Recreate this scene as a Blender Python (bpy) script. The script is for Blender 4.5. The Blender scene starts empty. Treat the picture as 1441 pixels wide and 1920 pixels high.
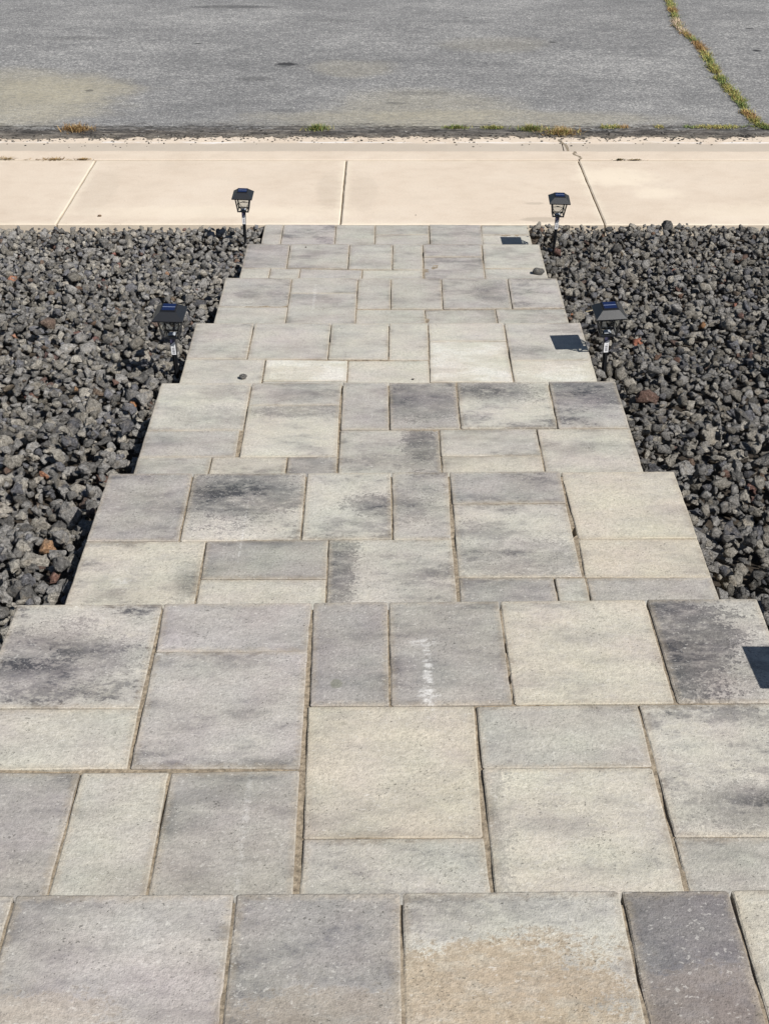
import bpy, bmesh, math, random
import numpy as np
from mathutils import Vector, Matrix, noise as mnoise

# ---------------------------------------------------------------- scene set-up
IN = 0.0254                       # the scene is laid out in inches, built in metres
scene = bpy.context.scene
COL = scene.collection
random.seed(11)
rng = np.random.default_rng(11)

cam_data = bpy.data.cameras.new("camera")
cam_data.sensor_fit = 'VERTICAL'
cam_data.sensor_height = 24.0
cam_data.lens = 2256.7 / 1920.0 * 24.0
cam_data.clip_start = 0.05
cam_data.clip_end = 8000.0
cam = bpy.data.objects.new("camera", cam_data)
COL.objects.link(cam)
R = Vector((0.99999919, 0.00125900, 0.00020745))
U = Vector((-0.00089665, 0.57768806, 0.81625713))
F = Vector((-0.00090783, 0.81625665, -0.57768872))
M = Matrix(((R.x, U.x, -F.x, 0), (R.y, U.y, -F.y, 0), (R.z, U.z, -F.z, 106.125 * IN), (0, 0, 0, 1)))
cam.matrix_world = M
scene.camera = cam

SUN_DIR = Vector((0.70, -0.62, 1.0)).normalized()       # towards the sun
world = bpy.data.worlds.new("World")
scene.world = world
world.use_nodes = True
wn = world.node_tree.nodes
wl = world.node_tree.links
wn.clear()
sky = wn.new('ShaderNodeTexSky')
sky.sky_type = 'NISHITA'
sky.sun_disc = False
sky.sun_elevation = math.asin(SUN_DIR.z)
sky.sun_rotation = math.atan2(SUN_DIR.x, SUN_DIR.y)
sky.air_density = 1.0
sky.dust_density = 0.6
bg = wn.new('ShaderNodeBackground')
bg.inputs['Strength'].default_value = 0.05
wo = wn.new('ShaderNodeOutputWorld')
wl.new(sky.outputs[0], bg.inputs['Color'])
wl.new(bg.outputs[0], wo.inputs['Surface'])

sun_data = bpy.data.lights.new("sun", 'SUN')
sun_data.energy = 5.0
sun_data.angle = math.radians(0.5)
sun_data.color = (1.0, 0.965, 0.91)
sun = bpy.data.objects.new("sun", sun_data)
COL.objects.link(sun)
sun.rotation_euler = SUN_DIR.to_track_quat('Z', 'Y').to_euler()
sun.location = SUN_DIR * 20

scene.view_settings.view_transform = 'Standard'
scene.view_settings.look = 'None'
scene.view_settings.exposure = 0.30
scene.view_settings.gamma = 1.0
scene.view_settings.use_curve_mapping = False


# ---------------------------------------------------------------- node helpers
class NT:
    def __init__(self, name):
        self.m = bpy.data.materials.new(name)
        self.m.use_nodes = True
        self.t = self.m.node_tree
        self.t.nodes.clear()
        self.out = self.n('ShaderNodeOutputMaterial')
        self.b = self.n('ShaderNodeBsdfPrincipled')
        self.link(self.b.outputs[0], self.out.inputs['Surface'])
        self.b.inputs['Roughness'].default_value = 0.9
        self.b.inputs['Specular IOR Level'].default_value = 0.25

    def n(self, k, **kw):
        x = self.t.nodes.new(k)
        for a, v in kw.items():
            setattr(x, a, v)
        return x

    def link(self, a, b):
        self.t.links.new(a, b)

    def _set(self, sock, v):
        if isinstance(v, bpy.types.NodeSocket):
            self.link(v, sock)
        elif isinstance(v, (tuple, list)) and len(v) == 3 and sock.type == 'RGBA':
            sock.default_value = (*v, 1)
        else:
            sock.default_value = v

    def math(self, op, a, b=0.0, c=0.0, clamp=False):
        x = self.n('ShaderNodeMath', operation=op, use_clamp=clamp)
        self._set(x.inputs[0], a)
        self._set(x.inputs[1], b)
        self._set(x.inputs[2], c)
        return x.outputs[0]

    def vmath(self, op, a, b=(0, 0, 0)):
        x = self.n('ShaderNodeVectorMath', operation=op)
        self._set(x.inputs[0], a)
        self._set(x.inputs[1], b)
        return x.outputs['Value'] if op in ('LENGTH', 'DISTANCE') else x.outputs[0]

    def pos(self):                      # world position in inches
        g = self.n('ShaderNodeNewGeometry')
        return self.vmath('MULTIPLY', g.outputs['Position'], (1 / IN,) * 3)

    def noise(self, vec, scale=1.0, detail=3.0, rough=0.55, stretch=(1, 1, 1), off=(0, 0, 0), color=False):
        mp = self.n('ShaderNodeMapping')
        self.link(vec, mp.inputs['Vector'])
        mp.inputs['Scale'].default_value = stretch
        mp.inputs['Location'].default_value = off
        x = self.n('ShaderNodeTexNoise')
        self.link(mp.outputs[0], x.inputs['Vector'])
        x.inputs['Scale'].default_value = scale
        x.inputs['Detail'].default_value = detail
        x.inputs['Roughness'].default_value = rough
        return x.outputs['Color' if color else 'Fac']

    def voronoi(self, vec, scale, out='Distance', stretch=(1, 1, 1)):
        mp = self.n('ShaderNodeMapping')
        self.link(vec, mp.inputs['Vector'])
        mp.inputs['Scale'].default_value = stretch
        x = self.n('ShaderNodeTexVoronoi')
        self.link(mp.outputs[0], x.inputs['Vector'])
        x.inputs['Scale'].default_value = scale
        return x.outputs[out]

    def step(self, v, a, b, lo=0.0, hi=1.0):   # smooth map range
        x = self.n('ShaderNodeMapRange', interpolation_type='SMOOTHSTEP')
        self._set(x.inputs['Value'], v)
        self._set(x.inputs['From Min'], a)
        self._set(x.inputs['From Max'], b)
        self._set(x.inputs['To Min'], lo)
        self._set(x.inputs['To Max'], hi)
        return x.outputs[0]

    def ramp(self, f, stops):
        x = self.n('ShaderNodeValToRGB')
        self._set(x.inputs[0], f)
        cr = x.color_ramp
        while len(cr.elements) < len(stops):
            cr.elements.new(0.5)
        for e, (p, c) in zip(cr.elements, stops):
            e.position = p
            e.color = (*c, 1)
        return x.outputs[0]

    def mix(self, f, a, b, mode='MIX'):
        x = self.n('ShaderNodeMix', data_type='RGBA', blend_type=mode)
        self._set(x.inputs[0], f)
        self._set(x.inputs[6], a)
        self._set(x.inputs[7], b)
        return x.outputs[2]

    def attr(self, name, kind='OBJECT'):
        x = self.n('ShaderNodeAttribute', attribute_type=kind, attribute_name=name)
        return x

    def bump(self, h, dist, strength=1.0, prev=None):
        x = self.n('ShaderNodeBump')
        self._set(x.inputs['Height'], h)
        x.inputs['Distance'].default_value = dist * IN
        x.inputs['Strength'].default_value = strength
        if prev is not None:
            self.link(prev, x.inputs['Normal'])
        return x.outputs[0]

    def col(self, c):
        self._set(self.b.inputs['Base Color'], c)

    def nrm(self, c):
        self.link(c, self.b.inputs['Normal'])

    def xyz(self, v):
        x = self.n('ShaderNodeSeparateXYZ')
        self.link(v, x.inputs[0])
        return x.outputs

    def blob(self, p, cx, cy, rx, ry, wob=0.5, scale=0.3, soft=0.6):
        """soft-edged stain in world inches, with a ragged outline"""
        d = self.vmath('SUBTRACT', p, (cx, cy, 0))
        d = self.vmath('MULTIPLY', d, (1 / rx, 1 / ry, 0))
        ln = self.vmath('LENGTH', d)
        nz = self.noise(p, scale, 5, 0.65)
        ln = self.math('MULTIPLY_ADD', self.math('SUBTRACT', nz, 0.5), wob * 2, ln)
        return self.step(ln, 1 - soft * .5, 1 + soft * .5, 1.0, 0.0)


def mat_paver():
    t = NT('tumbled concrete paver')
    p0 = t.pos()
    oi = t.n('ShaderNodeObjectInfo')
    rnd = t.math('MULTIPLY', oi.outputs['Random'], 500.0)
    cv = t.n('ShaderNodeCombineXYZ')
    t.link(rnd, cv.inputs[0])
    t.link(rnd, cv.inputs[1])
    p = t.vmath('ADD', p0, cv.outputs[0])
    tone = t.attr('tone').outputs['Fac']
    warm = t.attr('warm').outputs['Fac']
    mott = t.attr('mottle').outputs['Fac']
    # streaky blotches, dithered by the grain
    n1 = t.noise(p, 1.0, 7, 0.64, stretch=(0.10, 0.25, 0.3))
    n2 = t.noise(p, 1.0, 4, 0.7, stretch=(0.6, 1.2, 1), off=(7, 3, 1))
    grain = t.noise(p, 5.5, 3, 0.8)
    grain2 = t.noise(p, 2.3, 3, 0.75, stretch=(.8, 1.1, 1))
    f = t.math('MULTIPLY_ADD', t.math('SUBTRACT', n2, .5), 0.42, n1)
    f = t.math('MULTIPLY_ADD', t.math('SUBTRACT', grain2, .5), 0.55, f)
    f = t.math('MULTIPLY_ADD', t.math('SUBTRACT', grain, .5), 0.40, f)
    blot = t.step(f, 0.50, 0.65)
    v = t.math('MULTIPLY_ADD', t.math('MULTIPLY', blot, mott), 0.40, tone)
    v = t.math('MULTIPLY_ADD', t.math('SUBTRACT', n1, .5), 0.55, v)
    mk1 = t.math('MULTIPLY_ADD', mott, .26, .02)
    mk2 = t.math('MULTIPLY', mk1, -.7)
    m3 = t.noise(p, 1.0, 5, 0.7, stretch=(.22, .42, .3), off=(21, 13, 0))
    v = t.math('MULTIPLY_ADD', t.step(t.math('MULTIPLY_ADD', t.math('SUBTRACT', grain2, .5), .5, m3), .54, .68), mk1, v)
    v = t.math('MULTIPLY_ADD', t.step(t.math('MULTIPLY_ADD', t.math('SUBTRACT', grain2, .5), .5, m3), .47, .33), mk2, v)
    eg = t.attr('edge', 'GEOMETRY').outputs['Fac']
    v = t.math('MULTIPLY_ADD', t.math('MULTIPLY', eg, t.step(f, .48, .62)), 0.20, v)
    v = t.math('MULTIPLY_ADD', t.math('SUBTRACT', n2, .5), 0.14, v)
    # one pigment patch or stain per paver
    bc = t.n('ShaderNodeCombineXYZ')
    t.link(t.attr('patch_x').outputs['Fac'], bc.inputs[0])
    t.link(t.attr('patch_y').outputs['Fac'], bc.inputs[1])
    br = t.n('ShaderNodeCombineXYZ')
    t.link(t.attr('patch_rx').outputs['Fac'], br.inputs[0])
    t.link(t.attr('patch_ry').outputs['Fac'], br.inputs[1])
    br.inputs[2].default_value = 1e6
    d = t.vmath('LENGTH', t.vmath('DIVIDE', t.vmath('SUBTRACT', p0, bc.outputs[0]), br.outputs[0]))
    d = t.math('MULTIPLY_ADD', t.math('SUBTRACT', f, .5), 3.4, d)
    pm = t.step(d, 0.72, 1.28, 1.0, 0.0)
    pa = t.math('MULTIPLY', t.math('MULTIPLY', pm, t.attr('patch').outputs['Fac']), t.step(n2, .30, .58, .62, 1.08))
    kind = t.attr('stain').outputs['Fac']
    v = t.math('MULTIPLY_ADD', t.math('MULTIPLY', pa, t.math('SUBTRACT', 1.0, kind)), 0.54, v)
    c = t.ramp(t.math('MULTIPLY_ADD', v, .9091, .0909), [(0.0, (.555, .54, .49)), (.0909, (.475, .450, .388)), (.2727, (.395, .377, .337)), (.4727, (.283, .269, .245)), (.7091, (.165, .158, .151)), (1.0, (.055, .056, .060))])
    c = t.mix(t.step(warm, 0, 1), c, (1.05, .96, .83), 'MULTIPLY')
    c = t.mix(t.step(warm, 0, -1), c, (.995, .975, 1.035), 'MULTIPLY')
    hue = t.noise(p, 1.0, 3, .5, stretch=(.16, .22, .2), off=(31, 4, 0), color=True)
    c = t.mix(0.08, c, hue, 'SOFT_LIGHT')
    c = t.mix(t.math('MULTIPLY', t.math('MULTIPLY', pa, kind), .62), c, (.33, .245, .155))
    # dusty arrises, then aggregate grains: pale flecks and dark pits
    e = t.attr('edge', 'GEOMETRY').outputs['Fac']
    dust = t.math('MULTIPLY', t.step(t.math('MULTIPLY_ADD', t.math('SUBTRACT', grain2, .5), 1.3, e), .35, 1.2), .42)
    c = t.mix(dust, c, (.37, .315, .235))
    fine = t.math('ADD', t.math('ADD', t.math('MULTIPLY', grain, 1.05), t.math('MULTIPLY', grain2, .80)), 0.075)
    fc = t.n('ShaderNodeCombineXYZ')
    for i in range(3):
        t.link(fine, fc.inputs[i])
    c = t.mix(1.0, c, fc.outputs[0], 'MULTIPLY')
    fl = t.noise(p, 3.6, 2, .6, stretch=(1.0, 1.35, 1), off=(3, 17, 2))
    dens = t.noise(p, .35, 3, .6, off=(8, 8, 8))
    fleck = t.step(t.math('MULTIPLY_ADD', t.math('SUBTRACT', dens, .5), .26, fl), .64, .70)
    c = t.mix(t.math('MULTIPLY', fleck, .36), c, (.62, .60, .555))
    pn = t.noise(p, 3.9, 3, .7, stretch=(1.0, 1.3, 1), off=(13, 1, 5))
    pit = t.step(t.math('MULTIPLY_ADD', t.math('SUBTRACT', dens, .5), .34, pn), .335, .275)
    c = t.mix(t.math('MULTIPLY', pit, .55), c, (.115, .108, .092))
    scr = t.noise(p, 1.0, 3, .6, stretch=(.8, 3.0, 1), off=(2, 9, 0))
    scr2 = t.noise(p, .16, 2, .5, off=(5, 1, 0))
    sm = t.math('MULTIPLY', t.step(scr, .69, .74), t.step(scr2, .48, .6))
    c = t.mix(t.math('MULTIPLY', sm, .55), c, (.66, .64, .60))
    # chalky efflorescence: a streak on one near paver, faint ones elsewhere
    chk = t.step(t.math('MULTIPLY_ADD', t.math('SUBTRACT', grain2, .5), .8, t.noise(p0, 1.0, 3, .7, stretch=(.9, 3.2, 1))), .40, .60)
    for (x, y, rx, ry, a) in ((3.25, 67.3, .32, 3.4, .62), (3.1, 71.0, .9, .5, .5), (3.2, 65.2, .7, .7, .5), (-9.3, 51.6, .22, 5.5, .22), (-12.6, 196.0, .25, 6.5, .25), (-24.9, 88.8, .7, .5, .45), (-14.2, 96.5, .1, 4.2, .35)):
        c = t.mix(t.math('MULTIPLY', t.math('MULTIPLY', t.blob(p0, x, y, rx, ry, 1.3, 1.6, 1.2), chk), a), c, (.66, .65, .63))
    c = t.mix(t.math('MULTIPLY', t.blob(p0, -3.7, 66.3, .45, .5, .4, 1.5, .6), .45), c, (.12, .13, .08))
    t.col(c)
    h = t.math('ADD', t.math('MULTIPLY', grain, .55), t.math('MULTIPLY', grain2, .6))
    h = t.math('SUBTRACT', h, t.math('MULTIPLY', pit, .5))
    t.nrm(t.bump(h, 0.12, 0.9))
    return t.m


def mat_sand():
    t = NT('joint sand')
    p = t.pos()
    n = t.noise(p, 2.2, 5, .7)
    c = t.ramp(n, [(0.3, (.09, .075, .055)), (.5, (.25, .205, .15)), (.7, (.38, .32, .24))])
    t.col(c)
    t.nrm(t.bump(n, .15, 1))
    return t.m


def mat_soil():
    t = NT('bare soil')
    p = t.pos()
    n = t.noise(p, .5, 6, .7)
    t.col(t.ramp(n, [(0.3, (.022, .018, .014)), (.55, (.055, .044, .034)), (.75, (.11, .088, .066))]))  # soil colour darkened to paint in the shadow between the rocks
    t.nrm(t.bump(n, .5, 1))
    return t.m


def mat_rock():
    t = NT('lava rock')
    p = t.pos()
    a = t.attr('rock_colour', 'GEOMETRY').outputs['Color']
    n = t.noise(p, 1.3, 5, .75)
    g = t.noise(p, 3.4, 4, .8)
    w = t.noise(p, .8, 3, .6, off=(9, 3, 5))
    c = t.mix(t.step(w, .50, .72, 0, .5), a, (.30, .255, .195))
    k = t.math('ADD', t.math('MULTIPLY', t.math('ADD', t.math('MULTIPLY', n, 1.3), t.math('MULTIPLY', g, 1.7)), 1.7), -1.62)
    kc = t.n('ShaderNodeCombineXYZ')
    for i in range(3):
        t.link(k, kc.inputs[i])
    c = t.mix(1.0, c, kc.outputs[0], 'MULTIPLY')
    vd = t.voronoi(p, 4.5)
    pore = t.step(vd, .12, .3)
    c = t.mix(t.step(g, .60, .68, 0, .5), c, (.46, .43, .385))
    t.col(c)
    h = t.math('ADD', t.math('MULTIPLY', g, 1.0), t.math('MULTIPLY', n, 1.2))
    h = t.math('MULTIPLY_ADD', pore, .4, h)
    t.nrm(t.bump(h, 0.5, 1.0))
    t.b.inputs['Roughness'].default_value = .85
    return t.m


def mat_concrete(name, kerb=False):
    t = NT(name)
    p = t.pos()
    big = t.noise(p, .035, 5, .6)
    mid = t.noise(p, .3, 5, .65, stretch=(.6, 1, 1))
    g = t.noise(p, 2.4, 3, .8, stretch=(1, 1.4, 1))
    v = t.math('ADD', t.math('MULTIPLY', big, .6), t.math('MULTIPLY', mid, .4))
    c = t.ramp(v, [(.3, (.49, .405, .32)), (.5, (.56, .475, .385)), (.7, (.61, .53, .44))])
    c = t.mix(t.math('MULTIPLY', t.step(mid, .56, .75), .25), c, (.45, .37, .27))
    k = t.math('ADD', t.math('MULTIPLY', g, .44), .78)
    kc = t.n('ShaderNodeCombineXYZ')
    for i in range(3):
        t.link(k, kc.inputs[i])
    c = t.mix(1.0, c, kc.outputs[0], 'MULTIPLY')
    st = t.noise(p, .09, 6, .7, stretch=(.7, 1, 1), off=(3, 2, 1))
    c = t.mix(t.math('MULTIPLY', t.step(st, .52, .70), .22), c, (.44, .38, .31))
    if not kerb:
        e = t.attr('edge', 'GEOMETRY').outputs['Fac']
        c = t.mix(t.math('MULTIPLY', t.step(t.math('ADD', e, t.math('SUBTRACT', mid, .5)), .2, 1.2), .35), c, (.66, .60, .48))
        # damp marks near the right-hand light, grey scuffs beside the middle joint, bleached patches
        for (x, y, rx, ry, a) in ((36.0, 267.6, 4.4, 1.5, .34), (35.5, 277.8, 2.2, .8, .3), (-5.5, 285, 3.5, 12, .10), (-14, 287, 3, 12, .12), (-70, 285, 4, 16, .10)):
            c = t.mix(t.math('MULTIPLY', t.blob(p, x, y, rx, ry, .6, .5, .5), a), c, (.22, .19, .15))
        for (x, y, rx, ry, a) in ((58, 296, 9, 6, .45), (66, 285, 5, 4, .35), (-40, 272, 30, 4, .3), (90, 272, 22, 5, .25)):
            c = t.mix(t.math('MULTIPLY', t.blob(p, x, y, rx, ry, .7, .3, 1.1), a), c, (.74, .66, .53))
        c = t.mix(t.step(t.xyz(p)[1], 306.6, 308.6, 0, .3), c, (.42, .33, .22))
    else:
        y = t.xyz(p)[1]
        yw = t.math('MULTIPLY_ADD', t.math('SUBTRACT', t.noise(p, .12, 4, .6), .5), 3.0, y)
        grime = t.math('MULTIPLY', t.step(yw, 317, 322), t.step(yw, 334.5, 336.5, 1, 0))
        c = t.mix(t.math('MULTIPLY', grime, .62), c, (.36, .32, .27))
        wl_ = t.math('MULTIPLY', t.step(yw, 335.6, 336.3), t.step(yw, 336.6, 337.2, 1, 0))
        c = t.mix(t.math('MULTIPLY', wl_, t.step(t.noise(p, .25, 4, .7, stretch=(.3, 1, 1)), .42, .62, .0, .6)), c, (.74, .75, .77))
    spot = t.math('LESS_THAN', t.voronoi(p, .35), .055)
    c = t.mix(t.math('MULTIPLY', spot, .25), c, (.12, .09, .07))
    t.col(c)
    t.nrm(t.bump(g, .06, .7))
    return t.m


def mat_asphalt():
    t = NT('weathered asphalt')
    p = t.pos()
    x_, y_, z_ = t.xyz(p)
    big = t.noise(p, .02, 4, .6, stretch=(.7, 1.4, 1))
    mid = t.noise(p, .16, 5, .7, stretch=(.55, 1.2, 1))
    g = t.noise(p, 1.6, 3, .8)
    g2 = t.noise(p, .75, 3, .75, stretch=(.7, 1.3, 1))
    v = t.math('ADD', t.math('MULTIPLY', g, .95), t.math('MULTIPLY', g2, .45))
    v = t.math('SUBTRACT', v, .075)
    v = t.math('ADD', v, t.math('MULTIPLY', t.math('ADD', mid, big), .26))
    v = t.math('SUBTRACT', v, .10)
    c = t.ramp(v, [(.42, (.040, .040, .041)), (.68, (.132, .131, .132)), (.80, (.188, .187, .186)), (1.0, (.44, .43, .41))])
    # sediment left by puddles
    for (x, y, rx, ry, a) in ((-125, 378, 44, 27, .58), (-100, 385, 22, 12, .3), (12, 368, 28, 17, .34), (20, 356, 60, 9, .40), (-10, 410, 14, 9, .25), (38, 440, 18, 10, .18)):
        m = t.blob(p, x, y, rx, ry, .55, .06, .7)
        c = t.mix(t.math('MULTIPLY', m, t.math('MULTIPLY', t.step(g2, .25, .6, .35, 1), a)), c, (.36, .325, .235))
    # tar and oil spots
    for (x, y, rx, ry, a) in ((-33.3, 415, 3.2, 1.9, .9), (-32, 413, 5.5, 2.2, .3), (-60, 495, 16, 2.5, .5), (58.7, 443, 1.3, .7, .9), (128, 432, 1.4, 1.2, .95), (133, 462, 1.6, .8, .9),
                              (-66, 441, 1.4, .6, .9), (-42, 398, 6, 2.5, .35), (3, 372, 3, 1.3, .35), (-93, 385, 1.4, 1, .6), (30, 478, 1.5, .7, .6), (-30, 365, 5, 1.5, .3), (-110, 448, 12, 3, .25), (70, 470, 16, 5, .12), (-20, 474, 10, 2, .25), (10, 382, 9, 2, .2)):
        m = t.blob(p, x, y, rx, ry, .75, .9, .5)
        c = t.mix(t.math('MULTIPLY', m, a), c, (.03, .03, .032))
    # broken dark edge against the gutter
    rag = t.noise(p, 1.0, 6, .72, stretch=(.11, .30, 1))
    fin = t.noise(p, 1.0, 4, .75, stretch=(.6, 1.3, 1), off=(4, 4, 4))
    yw = t.math('MULTIPLY_ADD', t.math('SUBTRACT', rag, .5), 26.0, y_)
    yw = t.math('MULTIPLY_ADD', t.math('SUBTRACT', fin, .5), 16.0, yw)
    ed = t.step(yw, 347.5, 352.5, 1, 0)
    str_ = t.math('MULTIPLY_ADD', t.math('SUBTRACT', fin, .5), .7, t.noise(p, 1.0, 5, .75, stretch=(.10, .9, 1)))
    ec = t.ramp(str_, [(.34, (.014, .013, .012)), (.50, (.042, .037, .033)), (.60, (.115, .10, .085)), (.74, (.24, .215, .18))])
    c = t.mix(t.math('MULTIPLY', ed, t.step(rag, .35, .55, .55, .95)), c, ec)
    yl = t.math('MULTIPLY_ADD', t.math('SUBTRACT', t.noise(p, .12, 4, .6), .5), 3.0, y_)
    ln = t.math('MULTIPLY', t.step(yl, 349.2, 349.8), t.step(yl, 350.0, 350.6, 1, 0))
    c = t.mix(t.math('MULTIPLY', ln, .5), c, (.012, .011, .010))
    ed2 = t.math('MULTIPLY', t.step(yw, 339.0, 345.5, 1, 0), .75)
    c = t.mix(ed2, c, t.ramp(fin, [(.35, (.07, .062, .052)), (.65, (.26, .225, .18))]))
    t.col(c)
    t.nrm(t.bump(t.math('ADD', g, t.math('MULTIPLY', g2, .6)), .14, .9))
    return t.m


def mat_vcol(name, attr, rough=.8, spec=.3):
    t = NT(name)
    t.col(t.attr(attr, 'GEOMETRY').outputs['Color'])
    t.b.inputs['Roughness'].default_value = rough
    t.b.inputs['Specular IOR Level'].default_value = spec
    return t.m


def mat_plain(name, c, rough=.5, spec=.5, noise_amt=.0, metallic=0.0):
    t = NT(name)
    if noise_amt:
        n = t.noise(t.pos(), 3, 4, .6)
        k = t.math('ADD', t.math('MULTIPLY', n, noise_amt * 2), 1 - noise_amt)
        kc = t.n('ShaderNodeCombineXYZ')
        for i in range(3):
            t.link(k, kc.inputs[i])
        t.col(t.mix(1.0, c, kc.outputs[0], 'MULTIPLY'))
        t.nrm(t.bump(t.noise(t.pos(), 30, 2, .6), .01, .5))
    else:
        t.col(c)
    t.b.inputs['Roughness'].default_value = rough
    t.b.inputs['Specular IOR Level'].default_value = spec
    t.b.inputs['Metallic'].default_value = metallic
    return t.m


def mat_pane():
    t = NT('clear plastic pane')
    tr = t.n('ShaderNodeBsdfTransparent')
    tr.inputs[0].default_value = (.93, .94, .94, 1)
    gl = t.n('ShaderNodeBsdfGlossy')
    gl.inputs['Roughness'].default_value = .08
    mx = t.n('ShaderNodeMixShader')
    mx.inputs[0].default_value = .05
    t.link(tr.outputs[0], mx.inputs[1])
    t.link(gl.outputs[0], mx.inputs[2])
    t.link(mx.outputs[0], t.out.inputs['Surface'])
    return t.m


def mat_solar():
    t = NT('solar cell')
    tc = t.n('ShaderNodeTexCoord')
    x, y, z = t.xyz(tc.outputs['Object'])
    line = t.math('LESS_THAN', t.math('ABSOLUTE', y), .045 * IN)
    fi = t.math('LESS_THAN', t.math('FRACT', t.math('MULTIPLY', x, 9 / IN)), .12)
    c = t.mix(fi, (.006, .012, .05), (.015, .03, .10))
    c = t.mix(line, c, (.30, .36, .50))
    t.col(c)
    t.b.inputs['Roughness'].default_value = .18
    t.b.inputs['Specular IOR Level'].default_value = .6
    return t.m


MAT = dict(
    paver=mat_paver(), sand=mat_sand(), soil=mat_soil(), rock=mat_rock(),
    walk=mat_concrete('sidewalk concrete'), kerb=mat_concrete('kerb concrete', True), road=mat_asphalt(),
    grass=mat_vcol('weed blades', 'blade_colour', .7, .2),
    black=mat_plain('black plastic', (.013, .014, .017), .38, .5, .15),
    pane=mat_pane(), solar=mat_solar(),
    white=mat_plain('white sticker', (.80, .80, .82), .5),
    violet=mat_plain('dark violet sticker print', (.075, .072, .13), .4),
    ink=mat_plain('black ink', (.02, .02, .03), .5),
    clear=mat_plain('led reflector plastic', (.55, .56, .60), .15, .7),
    straw=mat_plain('dry straw', (.52, .43, .27), .8),
    pebble_brown=mat_plain('brown pebble', (.16, .11, .075), .9, .2, .4),
)


# ---------------------------------------------------------------- object helpers
def link(o, parent=None):
    COL.objects.link(o)
    if parent is not None:
        o.parent = parent
    return o


def empty(name, loc=(0, 0, 0)):
    o = bpy.data.objects.new(name, None)
    o.empty_display_size = .05
    o.location = Vector(loc) * IN
    return link(o)


def tag(o, label=None, cat=None, group=None, kind=None):
    if label:
        o['label'] = label
    if cat:
        o['category'] = cat
    if group:
        o['group'] = group
    if kind:
        o['kind'] = kind
    return o


def mesh_obj(name, verts, faces, mat, parent=None, smooth=False, mats=None, fmat=None):
    """verts in inches"""
    me = bpy.data.meshes.new(name)
    me.from_pydata([(v[0] * IN, v[1] * IN, v[2] * IN) for v in verts], [], faces)
    for m in (mats or [mat]):
        me.materials.append(m)
    if fmat:
        me.polygons.foreach_set('material_index', fmat)
    if smooth:
        me.polygons.foreach_set('use_smooth', [True] * len(me.polygons))
    me.update()
    return link(bpy.data.objects.new(name, me), parent)


def big_mesh(name, V, Fc, mat, attr=None, cols=None, parent=None, smooth=False):
    """numpy triangles, V in inches; cols (n,3) per vertex"""
    me = bpy.data.meshes.new(name)
    nv, nf = len(V), len(Fc)
    me.vertices.add(nv)
    me.vertices.foreach_set('co', (V * IN).astype(np.float32).ravel())
    me.loops.add(nf * 3)
    me.loops.foreach_set('vertex_index', Fc.astype(np.int32).ravel())
    me.polygons.add(nf)
    me.polygons.foreach_set('loop_start', np.arange(0, nf * 3, 3, dtype=np.int32))
    me.polygons.foreach_set('loop_total', np.full(nf, 3, dtype=np.int32))
    if smooth:
        me.polygons.foreach_set('use_smooth', np.ones(nf, dtype=bool))
    me.update(calc_edges=True)
    me.validate()
    if attr:
        a = me.attributes.new(attr, 'FLOAT_COLOR', 'POINT')
        c4 = np.ones((nv, 4), dtype=np.float32)
        c4[:, :3] = cols
        a.data.foreach_set('color', c4.ravel())
    me.materials.append(mat)
    return link(bpy.data.objects.new(name, me), parent)


def box_vf(x0, x1, y0, y1, z0, z1):
    v = [(x0, y0, z0), (x1, y0, z0), (x1, y1, z0), (x0, y1, z0), (x0, y0, z1), (x1, y0, z1), (x1, y1, z1), (x0, y1, z1)]
    f = [(3, 2, 1, 0), (4, 5, 6, 7), (0, 1, 5, 4), (1, 2, 6, 5), (2, 3, 7, 6), (3, 0, 4, 7)]
    return v, f


def frustum(z0, a0, b0, z1, a1, b1):
    v = [(-a0, -b0, z0), (a0, -b0, z0), (a0, b0, z0), (-a0, b0, z0), (-a1, -b1, z1), (a1, -b1, z1), (a1, b1, z1), (-a1, b1, z1)]
    f = [(3, 2, 1, 0), (4, 5, 6, 7), (0, 1, 5, 4), (1, 2, 6, 5), (2, 3, 7, 6), (3, 0, 4, 7)]
    return v, f


def join(parts):
    V, Fc = [], []
    for v, f in parts:
        o = len(V)
        V += list(v)
        Fc += [tuple(i + o for i in q) for q in f]
    return V, Fc


def bar(a, b, w, h=None):
    """square bar from a to b"""
    a, b = Vector(a), Vector(b)
    h = h or w
    d = (b - a).normalized()
    s = d.cross(Vector((0, 0, 1)))
    if s.length < 1e-3:
        s = Vector((1, 0, 0))
    s.normalize()
    u = s.cross(d)
    v = []
    for e in (a, b):
        for (i, j) in ((-1, -1), (1, -1), (1, 1), (-1, 1)):
            v.append(tuple(e + s * i * w / 2 + u * j * h / 2))
    f = [(0, 1, 2, 3), (7, 6, 5, 4), (0, 4, 5, 1), (1, 5, 6, 2), (2, 6, 7, 3), (3, 7, 4, 0)]
    return v, f


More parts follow.
